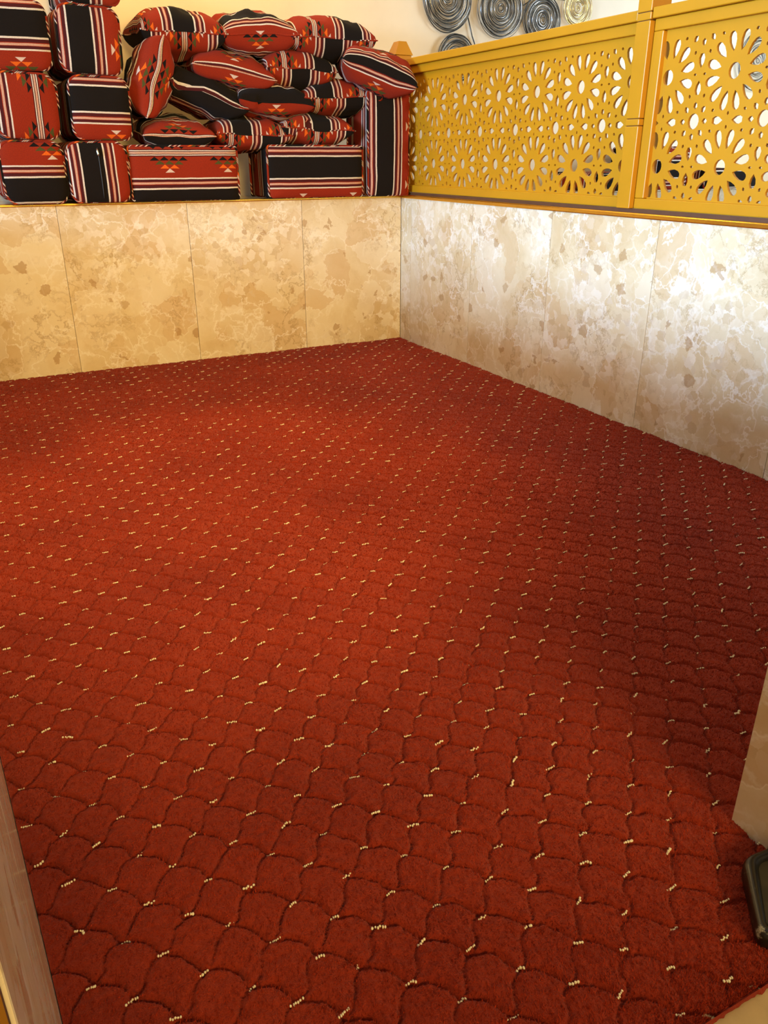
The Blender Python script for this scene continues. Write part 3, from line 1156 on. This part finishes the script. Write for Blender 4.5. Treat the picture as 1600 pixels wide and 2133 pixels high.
for cx, cz, r, mat, sd, tn in ((.556, 1.80, .170, STEEL, 1, 17), (.556, 1.80, .150, STEEL2, 11, 9), (.925, 1.775, .172, STEEL, 2, 17), (.925, 1.775, .150, STEEL2, 12, 10),
                               (1.235, 1.735, .142, STEEL, 3, 16), (1.235, 1.735, .12, STEEL2, 13, 8),
                               (1.500, 1.815, .112, BRASS, 4, 13), (.625, 1.500, .135, STEEL, 5, 14), (.625, 1.500, .12, STEEL2, 15, 8),
                               (3.18, 1.60, .20, STEEL, 6, 15)):
    if cx < 3:
        coil(cx, cz, r, mat, sd, tn)
r2 = empty('wire_wall_sculpture', (3.18, LEDGE - .001, 1.60))
tag(r2, 'single dark coiled wire disc on the wall beyond the second carved screen', 'wall art')
root_keep, root = root, r2
o = coil(3.18, 1.60, .20, STEEL, 6, 16)
for v in o.data.vertices:
    v.co.x += .95 - 3.18
    v.co.z += 1.55 - 1.60
root = root_keep
rod = mesh_obj('wire_rod', *tube_data([(.70, LEDGE - .012, 1.72), (.735, LEDGE - .014, 1.62), (.80, LEDGE - .012, 1.50)], .0035, 6), STEEL, root, True)
rod.data.transform(Matrix.Translation((-.95, -(LEDGE - .001), -1.55)))
rod = mesh_obj('wire_rod', *tube_data([(1.09, LEDGE - .012, 1.80), (1.2, LEDGE - .014, 1.865), (1.40, LEDGE - .012, 1.85)], .0035, 6), STEEL, root, True)
rod.data.transform(Matrix.Translation((-.95, -(LEDGE - .001), -1.55)))


# ---------------------------------------------------------------- black slipper at the entry
def slipper():
    c1, c2 = Vector((-1.373, -3.597)), Vector((-1.458, -3.697))
    o_ = (c1 + c2) / 2
    t = empty('slipper', (o_.x, o_.y, -0.002))
    tag(t, 'scuffed glossy black rubber slipper lying beside the end of the front partition', 'slipper')
    corners = [c1, c2, c2 + Vector((.13, -.062)), c1 + Vector((.255, -.075)), c1 + Vector((.235, -.018))]
    corners = [p - o_ for p in corners]
    cen = sum(corners, Vector((0, 0))) / len(corners)
    n = 12

    def outline(off):
        pts = []
        m = len(corners)
        for k in range(m):
            p, a, b = corners[k], corners[k - 1], corners[(k + 1) % m]
            da, db = (a - p).normalized(), (b - p).normalized()
            r_ = .016
            for q in range(n):
                u = q / (n - 1)
                x = (p + da * r_) * (1 - u) ** 2 + p * 2 * u * (1 - u) + (p + db * r_) * u * u
                pts.append(x)
        res = []
        for x in pts:
            v = x - cen
            res.append(cen + v * (1 - off / v.length))
        return [(x.x, x.y) for x in res]
    prof = [(.005, .0), (.0, .008), (.0, .024), (.004, .031), (.011, .033), (.018, .030), (.023, .022)]
    vs, fs = [], []
    N_ = len(corners) * n
    for off, z in prof:
        vs += [(x, y, z) for x, y in outline(off)]
    for r_ in range(len(prof) - 1):
        for i in range(N_):
            j = (i + 1) % N_
            fs.append((r_ * N_ + i, r_ * N_ + j, (r_ + 1) * N_ + j, (r_ + 1) * N_ + i))
    fs.append(tuple(range(N_))[::-1])
    mesh_obj('sole', vs, fs, RUBBER, t, True)
    pts = outline(.0225)
    mesh_obj('insole', [(x, y, .0225) for x, y in pts] + [(cen.x, cen.y, .020)], [(i, (i + 1) % N_, N_) for i in range(N_)], INSOLE, t, True)
    # strap over the instep, towards the heel
    a, b = corners[4] * .55 + corners[0] * .45, corners[2] * .9 + corners[1] * .1
    ax = (b - a)
    ln = Vector((ax.y, -ax.x)).normalized() * -1
    vs, fs = [], []
    m = 14
    for k in range(m + 1):
        an = math.pi * k / m
        p = a + ax * (.5 - .5 * math.cos(an))
        z = .022 + .050 * math.sin(an)
        for w_, dz_ in ((-.030, 0), (-.027, .003), (.027, .003), (.030, 0), (.027, -.002), (-.027, -.002)):
            q = p + ln * w_
            vs.append((q.x, q.y, z + dz_))
    for k in range(m):
        for q in range(6):
            q2 = (q + 1) % 6
            fs.append((k * 6 + q, k * 6 + q2, (k + 1) * 6 + q2, (k + 1) * 6 + q))
    mesh_obj('strap', vs, fs, RUBBER, t, True)


slipper()


# ---------------------------------------------------------------- soft contact: pillows give way where they press on each other
from mathutils.bvhtree import BVHTree


def world_cover(root_):
    c = [o for o in root_.children if o.name.startswith('cover')][0]
    return c


bpy.context.view_layer.update()
pil = [o for o in C.objects if o.name.startswith('scatter_pillow')]
blk = [o for o in C.objects if o.name.startswith('floor_cushion')]


def bvh_of(o):
    bm = bmesh.new()
    bm.from_mesh(o.data)
    bm.transform(o.matrix_world)
    bmesh.ops.recalc_face_normals(bm, faces=bm.faces)
    tr = BVHTree.FromBMesh(bm)
    bm.free()
    return tr


def bounds(o):
    pts = [o.matrix_world @ v.co for v in o.data.vertices]
    return [min(p[i] for p in pts) for i in range(3)], [max(p[i] for p in pts) for i in range(3)]


def meet(a, b):
    return all(a[0][i] < b[1][i] and b[0][i] < a[1][i] for i in range(3))


blk_t = [(bvh_of(world_cover(o)), bounds(world_cover(o))) for o in blk]
for it in range(2):
    trees = [(bvh_of(world_cover(o)), bounds(world_cover(o))) for o in pil]
    for a, o in enumerate(pil):
        others = [(t_, 0.55) for b, (t_, bb) in enumerate(trees) if b != a and {a, b} not in ({0, 3}, {0, 4}, {3, 10}) and meet(bb, trees[a][1])]
        others += [(t_, 1.02) for t_, bb in blk_t if meet(bb, trees[a][1])]
        for ch in o.children:
            mw = ch.matrix_world
            inv = mw.inverted()
            for v in ch.data.vertices:
                p = mw @ v.co
                q = p.copy()
                for t_, k_ in others:
                    loc, nor, idx, dist = t_.find_nearest(q, 0.12)
                    if loc is not None and (q - loc).dot(nor) < 0:
                        q = q + (loc - q) * k_
                if q.y > LEDGE - 0.004:
                    q.y = LEDGE - 0.004
                if q.x > 0.012 and q.y > -1.6 and q.z < 1.44:
                    q.x = 0.012
                if q != p:
                    v.co = inv @ q
